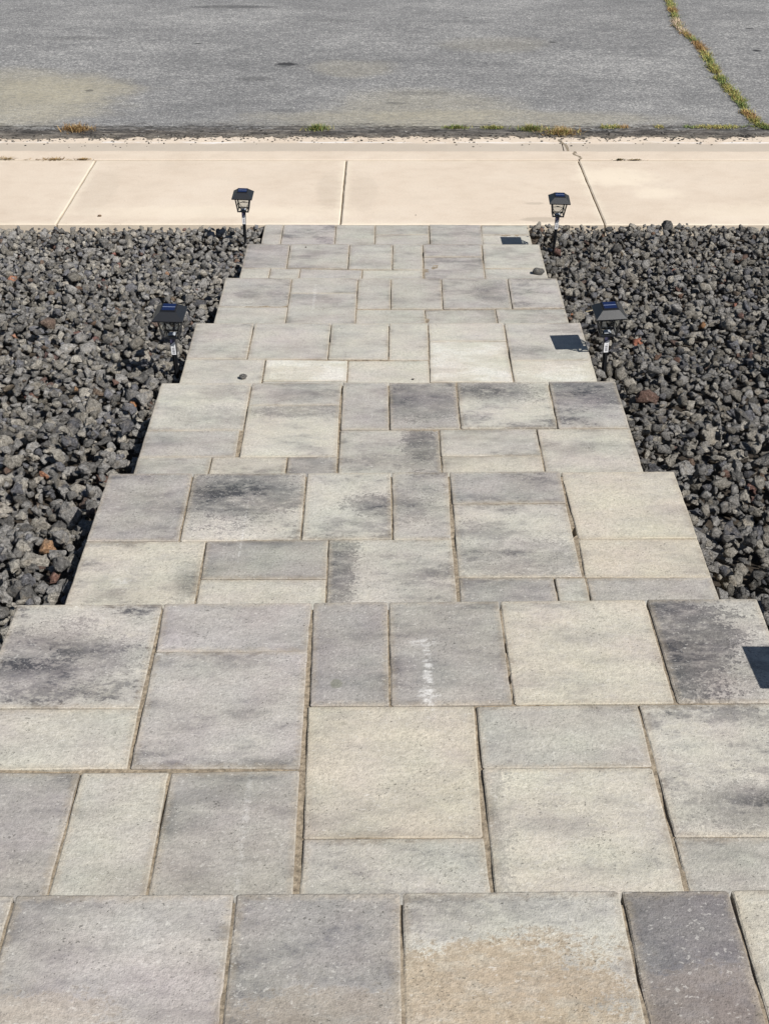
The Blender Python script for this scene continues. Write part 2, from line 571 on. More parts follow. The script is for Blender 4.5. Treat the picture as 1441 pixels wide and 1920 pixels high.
def slab(name, quad, z, thick, mat, parent, inset=.12, drop=.10, wob=.035, stepl=.9, edge_w=.9, tilt=.03, seed=0, chips=True, straight=()):
    """bevelled, slightly irregular stone slab; quad = 4 (x, y) counter-clockwise or clockwise"""
    r = random.Random(seed)
    q = [Vector((a, b)) for a, b in quad]
    area = sum(q[i].x * q[(i + 1) % 4].y - q[(i + 1) % 4].x * q[i].y for i in range(4))
    if area < 0:
        q = q[::-1]
    ctr = sum(q, Vector((0, 0))) / 4
    ring = []
    for i in range(4):
        a, b = q[i], q[(i + 1) % 4]
        n = max(2, int((b - a).length / stepl))
        d = (b - a).normalized()
        nrm = Vector((-d.y, d.x))                  # inward
        for k in range(n):
            t = k / n
            if k == 0:
                # small rounded corner
                pa = q[(i - 1) % 4]
                d0 = (a - pa).normalized()
                c = r.uniform(.05, .16)
                ring.append((a - d0 * c, i))
                ring.append((a + d * c, i))
                continue
            w = r.gauss(0, wob)
            if chips and r.random() < .03:
                w += r.uniform(.02, .06)
            ring.append((a + (b - a) * t + nrm * max(w, -.03), i))
    n = len(ring)
    ta, tb, tz = r.gauss(0, tilt) / 8, r.gauss(0, tilt) / 8, r.gauss(0, tilt * .7)

    def zz(p, dz):
        return z + dz + tz + (p.x - ctr.x) * ta + (p.y - ctr.y) * tb

    V = []
    half = min(max(v.x for v in q) - min(v.x for v in q), max(v.y for v in q) - min(v.y for v in q)) / 2

    def shrink(p, s):
        d = p - ctr
        hx = max(abs(v.x - ctr.x) for v in q)
        hy = max(abs(v.y - ctr.y) for v in q)
        return Vector((ctr.x + d.x * (1 - s / hx), ctr.y + d.y * (1 - s / hy)))
    levels = [(-thick, 0.0, 1.0), (-drop, 0.0, 1.0), (-.02, inset, 1.0), (0.0, min(inset + edge_w, half * .7), 0.0)]
    ev = []
    for (dz, s, e) in levels:
        for (p, i) in ring:
            pp = shrink(p, s) if s else p
            jz = r.gauss(0, .012) if dz == -.02 else 0
            V.append((pp.x, pp.y, zz(pp, dz) + jz))
            ev.append(e)
    Fc = []
    for L in range(3):
        for k in range(n):
            k2 = (k + 1) % n
            Fc.append((L * n + k, L * n + k2, (L + 1) * n + k2, (L + 1) * n + k))
    Fc.append(tuple(3 * n + k for k in range(n)))
    Fc.append(tuple(reversed(range(n))))
    o = mesh_obj(name, V, Fc, mat, parent)
    a = o.data.attributes.new('edge', 'FLOAT', 'POINT')
    a.data.foreach_set('value', ev)
    return o


# ================================================================= large structure
NOSE = {0: (41.36, 41.96), 1: (75.53, 76.44), 2: (107.35, 107.97), 3: (140.36, 140.89), 4: (171.06, 171.35), 5: (203.41, 203.28), 6: (236.13, 235.96), 7: (264.45, 264.30)}
EDGE = {0: (-30.0, 30.4), 1: (-29.92, 30.35), 2: (-29.51, 30.86), 3: (-29.74, 30.48), 4: (-29.67, 30.47), 5: (-29.12, 31.05), 6: (-28.68, 31.76), 7: (-27.77, 32.53)}
TZ = {0: 51.19, 1: 43.38, 2: 35.15, 3: 27.76, 4: 21.28, 5: 14.35, 6: 7.22, 7: 0.0}
PAVERS = [
 (0,(-25.56,41.4,-20.19,41.45,-20.04,28.52,-26.62,28.41),0.35,-0.3,0.3,(0,0,1,1,0,0)),
 (0,(-20.19,41.45,-8.21,41.57,-8.02,28.57,-19.99,28.52),0.27,-0.5,0.35,(-17.8,34.3,4,1.6,0.4,1)),
 (0,(-8.21,41.57,0.87,41.67,0.9,28.69,-8.02,28.57),0.45,-0.5,0.4,(-2.2,34.0,7,1.6,0.4,1)),
 (0,(0.87,41.67,12.84,41.79,13.01,28.81,0.9,28.69),0.16,-0.2,0.5,(7.0,35.0,5.6,3.2,1,1)),
 (0,(12.84,41.79,18.84,41.85,18.93,28.96,13.01,28.81),0.66,-0.8,0.3,(15.9,34.6,4,2,0.3,1)),
 (0,(18.84,41.85,30.4,41.96,30.4,29.08,18.93,28.96),0.15,0.3,0.3,(0,0,1,1,0,0)),
 (1,(-29.92,75.54,-18.08,75.72,-18.01,63.76,-29.92,63.69),0.2,-0.4,0.95,(-26.8,69.1,7,3,0.6,0)),
 (1,(-18.08,75.72,-5.93,75.9,-5.97,69.95,-17.88,69.94),0.3,-0.9,0.2,(0,0,1,1,0,0)),
 (1,(-17.88,69.94,-5.97,69.95,-5.85,57.85,-17.77,57.88),0.27,-0.6,0.45,(0,0,1,1,0,0)),
 (1,(-5.93,75.9,0.2,75.99,0.34,64.01,-5.62,64.0),0.42,-0.6,0.2,(0,0,1,1,0,0)),
 (1,(0.2,75.99,9.3,76.13,9.42,64.19,0.34,64.01),0.38,-0.3,0.3,(0,0,1,1,0,0)),
 (1,(9.3,76.13,21.26,76.31,21.38,64.32,9.42,64.19),0.1,0.35,0.35,(0,0,1,1,0,0)),
 (1,(21.26,76.31,30.35,76.45,30.35,64.39,21.46,64.32),0.22,-0.2,0.6,(22.1,71.3,5.2,7,1.0,0)),
 (1,(-29.92,63.69,-18.01,63.76,-17.84,57.88,-29.92,57.71),0.17,0.2,0.2,(0,0,1,1,0,0)),
 (1,(-5.77,64.0,6.58,64.02,6.44,51.89,-5.4,51.83),0.12,0.45,0.3,(0,0,1,1,0,0)),
 (1,(6.58,64.02,18.57,64.2,18.6,58.08,6.66,57.91),0.27,0.05,0.35,(0,0,1,1,0,0)),
 (1,(6.66,57.91,18.59,58.03,18.94,41.45,6.82,41.33),0.1,0.25,0.45,(6.4,52.3,1.5,6,0.45,0)),
 (1,(18.57,64.2,30.35,64.39,30.35,52.05,18.82,51.99),0.17,0.1,0.75,(25.0,54.6,4,2,0.5,0)),
 (1,(-5.39,51.78,6.48,51.89,6.82,41.33,-5.48,41.2),0.25,0,0.6,(0,0,1,1,0,0)),
 (1,(18.82,51.99,30.35,52.05,30.35,41.57,18.94,41.45),0.28,0,0.3,(0,0,1,1,0,0)),
 (1,(-29.92,57.56,-21.01,57.48,-20.99,41.05,-29.92,40.96),0.38,-0.5,0.35,(0,0,1,1,0,0)),
 (1,(-21.01,57.48,-14.86,57.49,-14.81,41.11,-20.99,41.05),0.18,0.1,0.15,(0,0,1,1,0,0)),
 (1,(-14.86,57.49,-5.88,57.75,-5.55,41.2,-14.81,41.11),0.36,-0.25,0.25,(0,0,1,1,0,0)),
 (2,(-29.51,107.36,-20.56,107.45,-20.35,95.34,-29.51,95.32),0.4,-0.5,0.4,(0,0,1,1,0,0)),
 (2,(-20.56,107.45,-8.42,107.57,-8.36,95.53,-20.35,95.34),0.16,-0.2,0.9,(-15.7,103.6,7,4.2,0.95,0)),
 (2,(-8.42,107.57,0.59,107.66,0.71,95.64,-8.36,95.53),0.17,0,0.6,(-0.4,101.2,3,1.8,0.75,0)),
 (2,(0.59,107.66,6.76,107.73,6.57,95.73,0.71,95.64),0.3,-0.2,0.5,(2.1,101.2,2.5,2,0.4,0)),
 (2,(6.76,107.73,18.7,107.85,18.63,101.94,6.84,101.83),0.38,-0.5,0.4,(0,0,1,1,0,0)),
 (2,(18.7,107.85,30.86,107.97,30.86,95.86,18.98,95.75),0.08,0.4,0.25,(0,0,1,1,0,0)),
 (2,(6.84,101.83,18.63,101.94,18.71,89.72,6.86,89.62),0.15,0,0.6,(12.3,92.7,7,2.8,0.5,0)),
 (2,(-29.51,95.24,-17.66,95.25,-17.44,75.33,-29.51,75.14),0.12,0.3,0.55,(-18.2,88.9,2,3,0.35,0)),
 (2,(-17.66,95.25,-5.62,95.54,-5.52,89.28,-17.53,89.26),0.4,-0.35,0.25,(0,0,1,1,0,0)),
 (2,(-17.53,89.26,-5.52,89.28,-5.43,75.51,-17.44,75.33),0.18,0.2,0.3,(0,0,1,1,0,0)),
 (2,(-5.62,95.54,6.57,95.73,6.78,75.69,-5.43,75.51),0.22,0.1,0.5,(-4.7,90.6,1.8,4.5,0.75,0)),
 (2,(18.98,95.75,30.86,95.86,30.86,89.66,18.85,89.64),0.12,0.45,0.3,(0,0,1,1,0,0)),
 (2,(6.86,89.62,15.95,89.55,16.04,75.83,6.89,75.69),0.36,-0.4,0.3,(0,0,1,1,0,0)),
 (2,(15.95,89.55,18.94,89.56,19.05,75.88,16.04,75.83),0.2,-0.1,0.15,(0,0,1,1,0,0)),
 (2,(18.94,89.56,30.86,89.66,30.86,76.06,19.05,75.88),0.34,-0.1,0.4,(0,0,1,1,0,0)),
 (3,(-29.74,140.36,-17.76,140.47,-17.74,128.43,-29.74,128.29),0.12,0,0.4,(-21.8,131.1,5,2.5,0.3,0)),
 (3,(-17.76,140.47,-5.72,140.57,-5.9,134.64,-17.71,134.49),0.26,-0.3,0.35,(0,0,1,1,0,0)),
 (3,(-17.71,134.49,-5.9,134.64,-5.76,122.29,-17.65,122.16),0.1,0.15,0.5,(-11.1,132.9,7,1.4,0.6,0)),
 (3,(-5.72,140.57,0.37,140.63,0.49,128.59,-5.64,128.58),0.32,-0.5,0.25,(0,0,1,1,0,0)),
 (3,(0.37,140.63,9.38,140.71,9.35,128.73,0.49,128.59),0.38,-0.4,0.5,(4.6,135.2,5,3.5,0.45,0)),
 (3,(9.38,140.71,21.59,140.82,21.49,128.88,9.35,128.73),0.12,0.1,0.7,(13.5,138.3,6,2.6,0.8,0)),
 (3,(21.59,140.82,30.48,140.89,30.48,129.02,21.49,128.88),0.35,-0.5,0.7,(25.7,138.0,6,3,0.45,0)),
 (3,(-29.74,128.16,-18.14,128.43,-18.04,122.27,-29.74,122.14),0.3,-0.4,0.3,(0,0,1,1,0,0)),
 (3,(-5.7,128.45,6.68,128.6,6.65,107.33,-5.65,107.2),0.27,0,0.45,(4.4,124.8,2.2,5,0.75,0)),
 (3,(6.68,128.6,18.81,128.75,18.82,122.57,6.65,122.43),0.22,0,0.3,(0,0,1,1,0,0)),
 (3,(18.81,128.75,30.48,128.89,30.48,107.57,18.86,107.45),0.16,0.25,0.35,(0,0,1,1,0,0)),
 (3,(6.65,122.43,18.82,122.57,18.79,107.45,6.65,107.33),0.18,0.35,0.25,(0,0,1,1,0,0)),
 (3,(-29.74,122.14,-20.86,122.15,-20.96,107.04,-29.74,106.95),0.22,-0.1,0.25,(0,0,1,1,0,0)),
 (3,(-20.86,122.15,-11.8,122.17,-11.83,107.14,-20.96,107.04),0.25,0.3,0.5,(0,0,1,1,0,0)),
 (3,(-11.8,122.17,-5.76,122.29,-5.71,107.2,-11.83,107.14),0.38,-0.3,0.3,(0,0,1,1,0,0)),
 (4,(-29.67,171.07,-20.56,171.11,-20.61,159.26,-29.67,159.24),0.2,-0.2,0.3,(0,0,1,1,0,0)),
 (4,(-20.56,171.11,-8.51,171.17,-8.63,159.28,-20.61,159.26),0.2,-0.3,0.2,(0,0,1,1,0,0)),
 (4,(-8.51,171.17,0.51,171.21,0.41,159.13,-8.63,159.28),0.17,-0.1,0.2,(0,0,1,1,0,0)),
 (4,(0.51,171.21,6.61,171.24,6.43,158.97,0.41,159.13),0.14,0,0.15,(0,0,1,1,0,0)),
 (4,(6.61,171.24,18.49,171.3,18.42,165.17,6.61,164.97),0.03,-0.3,0.15,(0,0,1,1,0,0)),
 (4,(6.61,164.97,18.42,165.17,18.38,152.35,6.32,152.33),-0.05,0.1,0.15,(0,0,1,1,0,0)),
 (4,(18.49,171.3,30.47,171.35,30.47,159.01,18.46,158.82),0.22,-0.3,0.35,(0,0,1,1,0,0)),
 (4,(18.46,158.82,30.47,159.01,30.47,140.49,18.38,140.39),0.02,0.15,0.15,(0,0,1,1,0,0)),
 (4,(-29.67,159.24,-17.82,159.1,-17.79,140.07,-29.67,139.96),0.16,0.05,0.2,(0,0,1,1,0,0)),
 (4,(-17.82,159.1,-5.6,158.78,-5.6,152.63,-17.75,152.61),-0.08,0.1,0.1,(0,0,1,1,0,0)),
 (4,(-17.75,152.61,-5.6,152.63,-5.66,140.17,-17.79,140.07),0.2,0.1,0.15,(0,0,1,1,0,0)),
 (4,(-5.6,158.78,6.43,158.97,6.32,140.28,-5.66,140.17),0.1,0.1,0.15,(0,0,1,1,0,0)),
 (5,(-29.12,203.41,-17.05,203.38,-16.96,191.47,-29.12,191.45),0.34,-0.4,0.4,(0,0,1,1,0,0)),
 (5,(-29.12,191.45,-16.95,191.26,-17.17,170.72,-29.12,170.67),0.22,-0.1,0.15,(0,0,1,1,0,0)),
 (5,(-17.05,203.38,-5.03,203.36,-5.11,196.89,-17.04,196.87),0.28,-0.3,0.25,(0,0,1,1,0,0)),
 (5,(-17.04,196.87,-5.11,196.89,-5.23,170.78,-17.08,170.73),0.27,-0.3,0.25,(0,0,1,1,0,0)),
 (5,(-5.03,203.36,0.97,203.34,0.84,190.66,-5.07,190.65),0.24,0,0.15,(0,0,1,1,0,0)),
 (5,(0.97,203.34,10.08,203.32,9.9,190.67,0.84,190.66),0.3,0.1,0.2,(0,0,1,1,0,0)),
 (5,(10.08,203.32,22.1,203.3,21.94,190.91,9.9,190.67),0.3,-0.4,0.4,(19.2,197.4,3.5,4,0.45,0)),
 (5,(22.1,203.3,31.05,203.28,31.05,191.13,21.94,190.91),0.28,-0.5,0.55,(0,0,1,1,0,0)),
 (5,(-5.16,190.44,6.75,190.46,6.98,170.84,-5.23,170.78),0.2,0.05,0.15,(0,0,1,1,0,0)),
 (5,(6.75,190.46,18.96,190.69,19.02,170.9,6.98,170.84),0.24,0.1,0.2,(0,0,1,1,0,0)),
 (5,(18.96,190.69,31.05,190.92,31.05,170.95,19.02,170.9),0.27,-0.1,0.25,(0,0,1,1,0,0)),
 (6,(-28.68,236.13,-19.8,236.1,-19.76,223.79,-28.68,223.78),0.36,-0.6,0.2,(0,0,1,1,0,0)),
 (6,(-19.8,236.1,-7.52,236.07,-7.53,223.56,-19.76,223.79),0.28,-0.4,0.3,(0,0,1,1,0,0)),
 (6,(-7.52,236.07,1.44,236.04,1.28,223.32,-7.53,223.56),0.26,-0.2,0.2,(0,0,1,1,0,0)),
 (6,(1.44,236.04,7.63,236.02,7.42,223.07,1.28,223.32),0.27,-0.1,0.2,(0,0,1,1,0,0)),
 (6,(7.63,236.02,19.9,235.99,19.62,229.64,7.59,229.62),0.33,-0.5,0.25,(0,0,1,1,0,0)),
 (6,(7.59,229.62,19.62,229.64,19.33,202.9,7.42,202.93),0.32,-0.4,0.45,(0,0,1,1,0,0)),
 (6,(19.9,235.99,31.76,235.95,31.76,223.88,19.56,223.86),0.2,0,0.3,(0,0,1,1,0,0)),
 (6,(19.54,223.6,31.76,223.63,31.76,202.88,19.33,202.9),0.22,-0.1,0.15,(0,0,1,1,0,0)),
 (6,(-28.68,223.78,-22.95,223.79,-23.01,202.99,-28.68,203.01),0.2,-0.2,0.15,(0,0,1,1,0,0)),
 (6,(-22.95,223.79,-16.98,223.54,-17.12,202.98,-23.01,202.99),0.22,-0.2,0.15,(0,0,1,1,0,0)),
 (6,(-16.98,223.54,-4.66,223.05,-4.8,202.96,-17.12,202.98),0.27,-0.4,0.2,(0,0,1,1,0,0)),
 (6,(-4.66,223.05,7.32,223.07,7.32,202.93,-4.8,202.96),0.16,0.1,0.15,(0,0,1,1,0,0)),
 (7,(-27.77,264.54,-23.47,264.52,-23.43,235.71,-27.77,235.73),0.28,-0.2,0.15,(0,0,1,1,0,0)),
 (7,(-23.47,264.52,-11.43,264.48,-11.29,235.68,-23.43,235.71),0.32,-0.8,0.6,(0,0,1,1,0,0)),
 (7,(-11.43,264.48,-2.46,264.45,-2.38,235.65,-11.29,235.68),0.25,-0.1,0.15,(0,0,1,1,0,0)),
 (7,(-2.46,264.45,9.95,264.4,9.78,258.62,-2.42,258.6),0.32,0.1,0.25,(0,0,1,1,0,0)),
 (7,(-2.42,258.6,9.78,258.62,9.62,235.62,-2.38,235.65),0.27,0.1,0.15,(0,0,1,1,0,0)),
 (7,(9.95,264.4,21.87,264.36,21.49,235.58,9.62,235.62),0.32,-0.5,0.25,(0,0,1,1,0,0)),
 (7,(21.87,264.36,32.53,264.32,32.53,258.66,21.61,258.64),0.2,-0.1,0.25,(0,0,1,1,0,0)),
 (7,(21.61,258.64,32.53,258.66,32.53,235.55,21.49,235.58),0.14,0.1,0.15,(0,0,1,1,0,0)),
]


def gravel_z(y, side):
    """top surface of the rock beds: a slope that sags beside each nosing"""
    pts = [(-200, 50.0), (30, 49.0)]
    for k in range(0, 7):
        back = (NOSE[k - 1][0] if k else 28) + 1
        if k:
            pts.append((back, TZ[k] - 1.6))
        pts.append((NOSE[k][0] - 6, TZ[k] - 3.0))
    pts.append((NOSE[6][0] + 2, TZ[7] + (.8 if side > 0 else .5)))
    pts.append((264, TZ[7] + (.1 if side > 0 else -.15)))
    pts.append((300, TZ[7] - .5))
    xs, zs = zip(*pts)
    return np.interp(y, xs, zs)


# ground: soil under everything, one sheet to the horizon
gy = [-120000, -3000, -200, 0, 30, 41, 60, 75, 90, 107, 125, 140, 155, 171, 187, 203, 220, 236, 250, 264.6, 264.8, 900, 3000, 120000]
gz = []
for y in gy:
    if y <= 264.6:
        gz.append(float(gravel_z(max(y, -200), 0)) - 2.6)
    else:
        gz.append(-9.0)
gx = [-120000, -3000, -400, -150, -90, -50, -34, 34, 50, 90, 150, 400, 3000, 120000]
V = [(x, y, z) for y, z in zip(gy, gz) for x in gx]
Fc = []
for j in range(len(gy) - 1):
    for i in range(len(gx) - 1):
        a = j * len(gx) + i
        Fc.append((a, a + 1, a + 1 + len(gx), a + len(gx)))
tag(mesh_obj('ground', V, Fc, MAT['soil']), kind='structure')

# ---- the stepped paver walkway
walk = tag(empty('stepped_walkway'), kind='structure')


def nose_y(k, x):
    a, b = NOSE[k]
    return a + (x + 30) / 60 * (b - a)


steps = {}
for k in range(8):
    y1 = min(NOSE[k])
    y0 = NOSE[k - 1][0] - .3 if k else -60.0
    e0, e1 = EDGE[k]
    V, Fc = [], []
    # sand bed with an uneven top, seen in the joints
    nx, ny = 120, max(10, int((y1 - y0) / .5))
    xs = np.linspace(e0 + .35, e1 - .35, nx)
    ys = np.linspace(y0, y1 - .35, ny)
    for y in ys:
        for x in xs:
            n = mnoise.fractal(Vector((x * .16, y * .16, k * 9.0)), 1, 2, 4)
            V.append((x, y, TZ[k] - .17 + max(-.5, min(.08, n * .30)) - (.7 if mnoise.noise(Vector((x * .30, y * .22, k * 5.0))) > .54 else 0)))
    for j in range(ny - 1):
        for i in range(nx - 1):
            a = j * nx + i
            Fc.append((a, a + 1, a + 1 + nx, a + nx))
    st = mesh_obj('step', V, Fc, MAT['sand'], walk)
    steps[k] = st
    # riser course under the nosing (its face is set back under the pavers)
    if k < 7:
        rise = TZ[k] - TZ[k + 1]
        x = e0 + .4
        zt = TZ[k] - 2.42
        while x < e1 - 1:
            x1 = min(x + 11.8 + random.uniform(-.1, .1), e1 - .4)
            if e1 - x1 < 3:
                x1 = e1 - .4
            yb = nose_y(k, x) - .9
            o = slab('riser_block', [(x + .06, yb - 3.5), (x1 - .06, yb - 3.5), (x1 - .06, yb), (x + .06, yb)], zt, rise - 2.2 + .5, MAT['paver'], st, inset=.1, drop=.1, seed=int(x * 7 + k))
            for key, v in dict(tone=random.uniform(.2, .45), warm=-.2, mottle=.3, patch=0.0, patch_x=0.0, patch_y=0.0, patch_rx=1.0, patch_ry=1.0, stain=0.0).items():
                o[key] = v
            x = x1
    # side walls that hold the sand bed
    for (xa, xb) in ((e0 + .12, e0 + 1.9), (e1 - 1.9, e1 - .12)):
        v, f = box_vf(xa, xb, y0 + .2, y1 - 4.6, (TZ[k + 1] if k < 7 else -6) - 4, TZ[k] - 2.42)
        mesh_obj('edge_course', v, f, MAT['sand'], st)

HID = []
# pavers of the landing behind the camera's view
for row in range(7):
    x = EDGE[0][0]
    yy = 28.5 - row * 12
    while x < EDGE[0][1] - 1:
        w = random.choice((12, 12, 9, 6))
        x1 = x + w
        if EDGE[0][1] - x1 < 4:
            x1 = EDGE[0][1]
        HID.append((0, (x, yy, x1, yy, x1, yy - 12, x, yy - 12), random.uniform(.12, .4), random.uniform(-.5, .4), random.uniform(.2, .6), (0, 0, 1, 1, 0, 0)))
        x = x1
for i, (k, q, tone, warm, mott, b) in enumerate(PAVERS + HID):
    quad = [(q[0], q[1]), (q[2], q[3]), (q[4], q[5]), (q[6], q[7])]
    cx = sum(a for a, _ in quad) / 4
    cy = sum(a for _, a in quad) / 4
    e0, e1 = EDGE[k]
    qq = []
    for j, (x, y) in enumerate(quad):
        left = j in (0, 3)
        gx_ = .065 + random.uniform(0, .045)
        if not ((left and x < e0 + .5) or (not left and x > e1 - .5)):
            x = x + gx_ if left else x - gx_
        far = j in (0, 1)
        if far and y > nose_y(k, x) - .6:
            pass
        else:
            y = y - .02 if far else y + .02
        qq.append((x, y))
    o = slab('paver', qq, TZ[k] , 2.36, MAT['paver'], steps[k], inset=.10, drop=.075, wob=.012, seed=i + 100)
    for key, v in dict(tone=tone, warm=warm, mottle=mott, patch=float(b[4]), patch_x=float(b[0]), patch_y=float(b[1]),
                       patch_rx=float(b[2]), patch_ry=float(b[3]), stain=float(b[5])).items():
        o[key] = float(v)

# ---- sidewalk
sw = tag(empty('sidewalk', (0, 264.7, 0)), kind='structure')
JX = [(-206, -206), (-140.7, -140.8), (-75.9, -75.4), (-10.5, -10.3), (50.4, 49.9), (112, 112), (174, 174), (236, 236)]
for i in range(len(JX) - 1):
    g = .17
    quad = [(JX[i][1] + g, 308.4), (JX[i + 1][1] - g, 308.4), (JX[i + 1][0] - g, 264.75), (JX[i][0] + g, 264.75)]
    if i == 3:
        quad[0] = (JX[i][1] + g, 308.6)
    o = slab('sidewalk_panel', quad, .02, 4.0, MAT['walk'], sw, inset=.28, drop=.2, wob=.03, stepl=2.0, edge_w=2.6, tilt=.01, seed=900 + i, chips=True)
    o.location = -Vector((0, 264.7, 0)) * IN
v, f = box_vf(-206, 236, 264.9, 309.3, -5.0, -.55)
o = mesh_obj('joint_filler', v, f, MAT['sand'], sw)
o.location = -Vector((0, 264.7, 0)) * IN

# ---- kerb and gutter
kerb = tag(empty('kerb', (0, 308.8, 0)), kind='structure')
PROF = [(308.75, -8), (308.75, -.12), (308.95, -.02), (310.5, 0), (315.0, -.03), (316.0, -.2), (316.6, -.6), (317.2, -1.4), (318.2, -3.2), (319.2, -4.1), (321, -4.5), (328, -4.6), (336, -4.62), (340, -4.58), (343, -4.75), (352, -5.3), (352, -8)]


def kerb_seg(xa, xb, seed, jag0=0, jag1=0):
    r = random.Random(seed)
    n = max(4, int((xb - xa) / 3))
    V, Fc = [], []
    j0 = {i: (jag(PROF[i][0]) if jag0 else 0) for i in range(len(PROF))}
    j1 = {i: (jag(PROF[i][0]) if jag1 else 0) for i in range(len(PROF))}
    for k in range(n + 1):
        t = k / n
        for i, (y, z) in enumerate(PROF):
            x = xa + (xb - xa) * t + (j0[i] * max(0, 1 - 6 * t) if jag0 else 0) + (j1[i] * max(0, 6 * t - 5) if jag1 else 0)
            w = r.gauss(0, .05) if 2 < i < 14 else 0
            V.append((x, y + w, z + w * .4))
    m = len(PROF)
    for k in range(n):
        for i in range(m - 1):
            a = k * m + i
            Fc.append((a, a + m, a + m + 1, a + 1))
    Fc.append(tuple(range(m)))
    Fc.append(tuple(n * m + i for i in reversed(range(m))))
    o = mesh_obj('kerb_segment', V, Fc, MAT['kerb'], kerb)
    o.location = -Vector((0, 308.8, 0)) * IN


def jag(y):
    return .55 * math.sin(y * 1.3) + .5 * math.sin(y * .55 + 1) - .02 * (y - 308)


for i, (a, b) in enumerate(((-206, -140.6), (-140.3, 50.0), (50.35, 112), (112.3, 236))):
    kerb_seg(a, b, i, jag0=(i == 2), jag1=(i == 1))
v, f = box_vf(-206, 236, 309, 351, -8.5, -5.4)
o = mesh_obj('joint_filler', v, f, MAT['sand'], kerb)
o.location = -Vector((0, 308.8, 0)) * IN
# brown soil filling the crack across the kerb
V, Fc = [], []
ys = [308.8 + (316.2 - 308.8) * t / 6 for t in range(7)] + [317.2, 318.4, 319.6, 322, 326, 330, 334, 338, 342, 345]
for y in ys:
    z = np.interp(y, [p[0] for p in PROF[2:-1]], [p[1] for p in PROF[2:-1]])
    xc = 50.17 + jag(y)
    V += [(xc - .26 - random.uniform(0, .16), y, z + .03), (xc + .26 + random.uniform(0, .16), y, z + .03)]
for i in range(len(ys) - 1):
    Fc.append((2 * i, 2 * i + 1, 2 * i + 3, 2 * i + 2))
o = mesh_obj('crack_filling', V, Fc, MAT['sand'], kerb)
o.location = -Vector((0, 308.8, 0)) * IN

# ---- road: ragged near edge, slight crown, crack with soil in it
road = tag(empty('road', (0, 345, -4.4)), kind='structure')
RZ = -4.40


def road_edge(x):
    v = Vector((x * .05, 0, 3.1))
    w = Vector((x * .35, 0, 7.7))
    return 341.2 + max(-3.5, min(0, .035 * (x + 40))) + 2.0 * mnoise.noise(v) + 2.4 * mnoise.noise(w) + 1.3 * mnoise.noise(Vector((x * 1.1, 3, 1)))


def road_z(x, y):
    d = max(0.0, y - 346)
    z = RZ + .004 * min(d, 160)
    if d < 14:
        z += .10 * mnoise.noise(Vector((x * .12, y * .5, 0))) - .12 * math.exp(-((y - 348.5) / 1.5) ** 2)
    return z


xs = [-6000, -1500, -400] + list(np.arange(-210, 240, .8)) + [400, 1500, 6000]
offs = [0, .5, 1.2, 2.2, 3.4, 5, 6, 7, 8.5, 10, 13, 20, 40, 80, 150, 320]
V, Fc = [], []
for x in xs:
    e = road_edge(x)
    V.append((x, e - .05, RZ - .8))
    for d in offs:
        y = e + d if d < 13 else 343 + d
        V.append((x, y, road_z(x, y) - (.12 if d == 0 else 0)))
m = len(offs) + 1
for i in range(len(xs) - 1):
    for j in range(m - 1):
        a = i * m + j
        Fc.append((a, a + m, a + m + 1, a + 1))
o = mesh_obj('asphalt_sheet', V, Fc, MAT['road'], road)
o.location = -Vector((0, 345, -4.4)) * IN

CRACK = [(118, 640), (114, 560), (112.0, 509.9), (109.4, 483.5), (107.0, 463.2), (107.6, 455), (109.0, 444.3), (109.3, 430.1), (108.1, 410.3), (107.6, 389.0), (108.4, 374.8), (107.6, 361.5), (108.3, 351.5), (110.5, 347.6)]


def crack_x(y):
    ys_ = [c[1] for c in CRACK][::-1]
    xs_ = [c[0] for c in CRACK][::-1]
    return float(np.interp(y, ys_, xs_)) + .5 * mnoise.noise(Vector((y * .25, 3, 1)))


V, Fc = [], []
ys = np.arange(347, 640, 1.1)
for y in ys:
    w = .45 + .3 * mnoise.noise(Vector((y * .4, 8, 2)))  # soil strip width; its dark colour doubles as painted shadow under the weeds
    x = crack_x(y)
    V += [(x - w, y, road_z(x, y) + .16), (x + w, y, road_z(x, y) + .16)]
for i in range(len(ys) - 1):
    Fc.append((2 * i, 2 * i + 1, 2 * i + 3, 2 * i + 2))
o = mesh_obj('crack_filling', V, Fc, MAT['soil'], road)
o.location = -Vector((0, 345, -4.4)) * IN

# ================================================================= lava rock beds


def ico(sub):
    bm = bmesh.new()
    bmesh.ops.create_icosphere(bm, subdivisions=sub, radius=1)
    bm.verts.ensure_lookup_table()
    v = np.array([x.co[:] for x in bm.verts])
    f = np.array([[q.index for q in p.verts] for p in bm.faces])
    bm.free()
    return v, f


def rock_shape(base, seed, rough):
    r = np.random.default_rng(seed)
    v = base.copy()
    for _ in range(r.integers(10, 17)):
        n = r.normal(size=3)
        n /= np.linalg.norm(n)
        d = r.uniform(.50, .88)
        over = np.maximum(0, v @ n - d)
        v = v - over[:, None] * n
    s = seed * 3.7
    for i in range(len(v)):
        p = Vector(v[i])
        a = mnoise.noise(p * 1.7 + Vector((s, 0, 0))) * .16 + mnoise.noise(p * 4.5 + Vector((0, s, 0))) * rough
        v[i] *= 1 + a
    v *= np.array([1.12, r.uniform(.75, 1.0), r.uniform(.6, .85)])
    return v


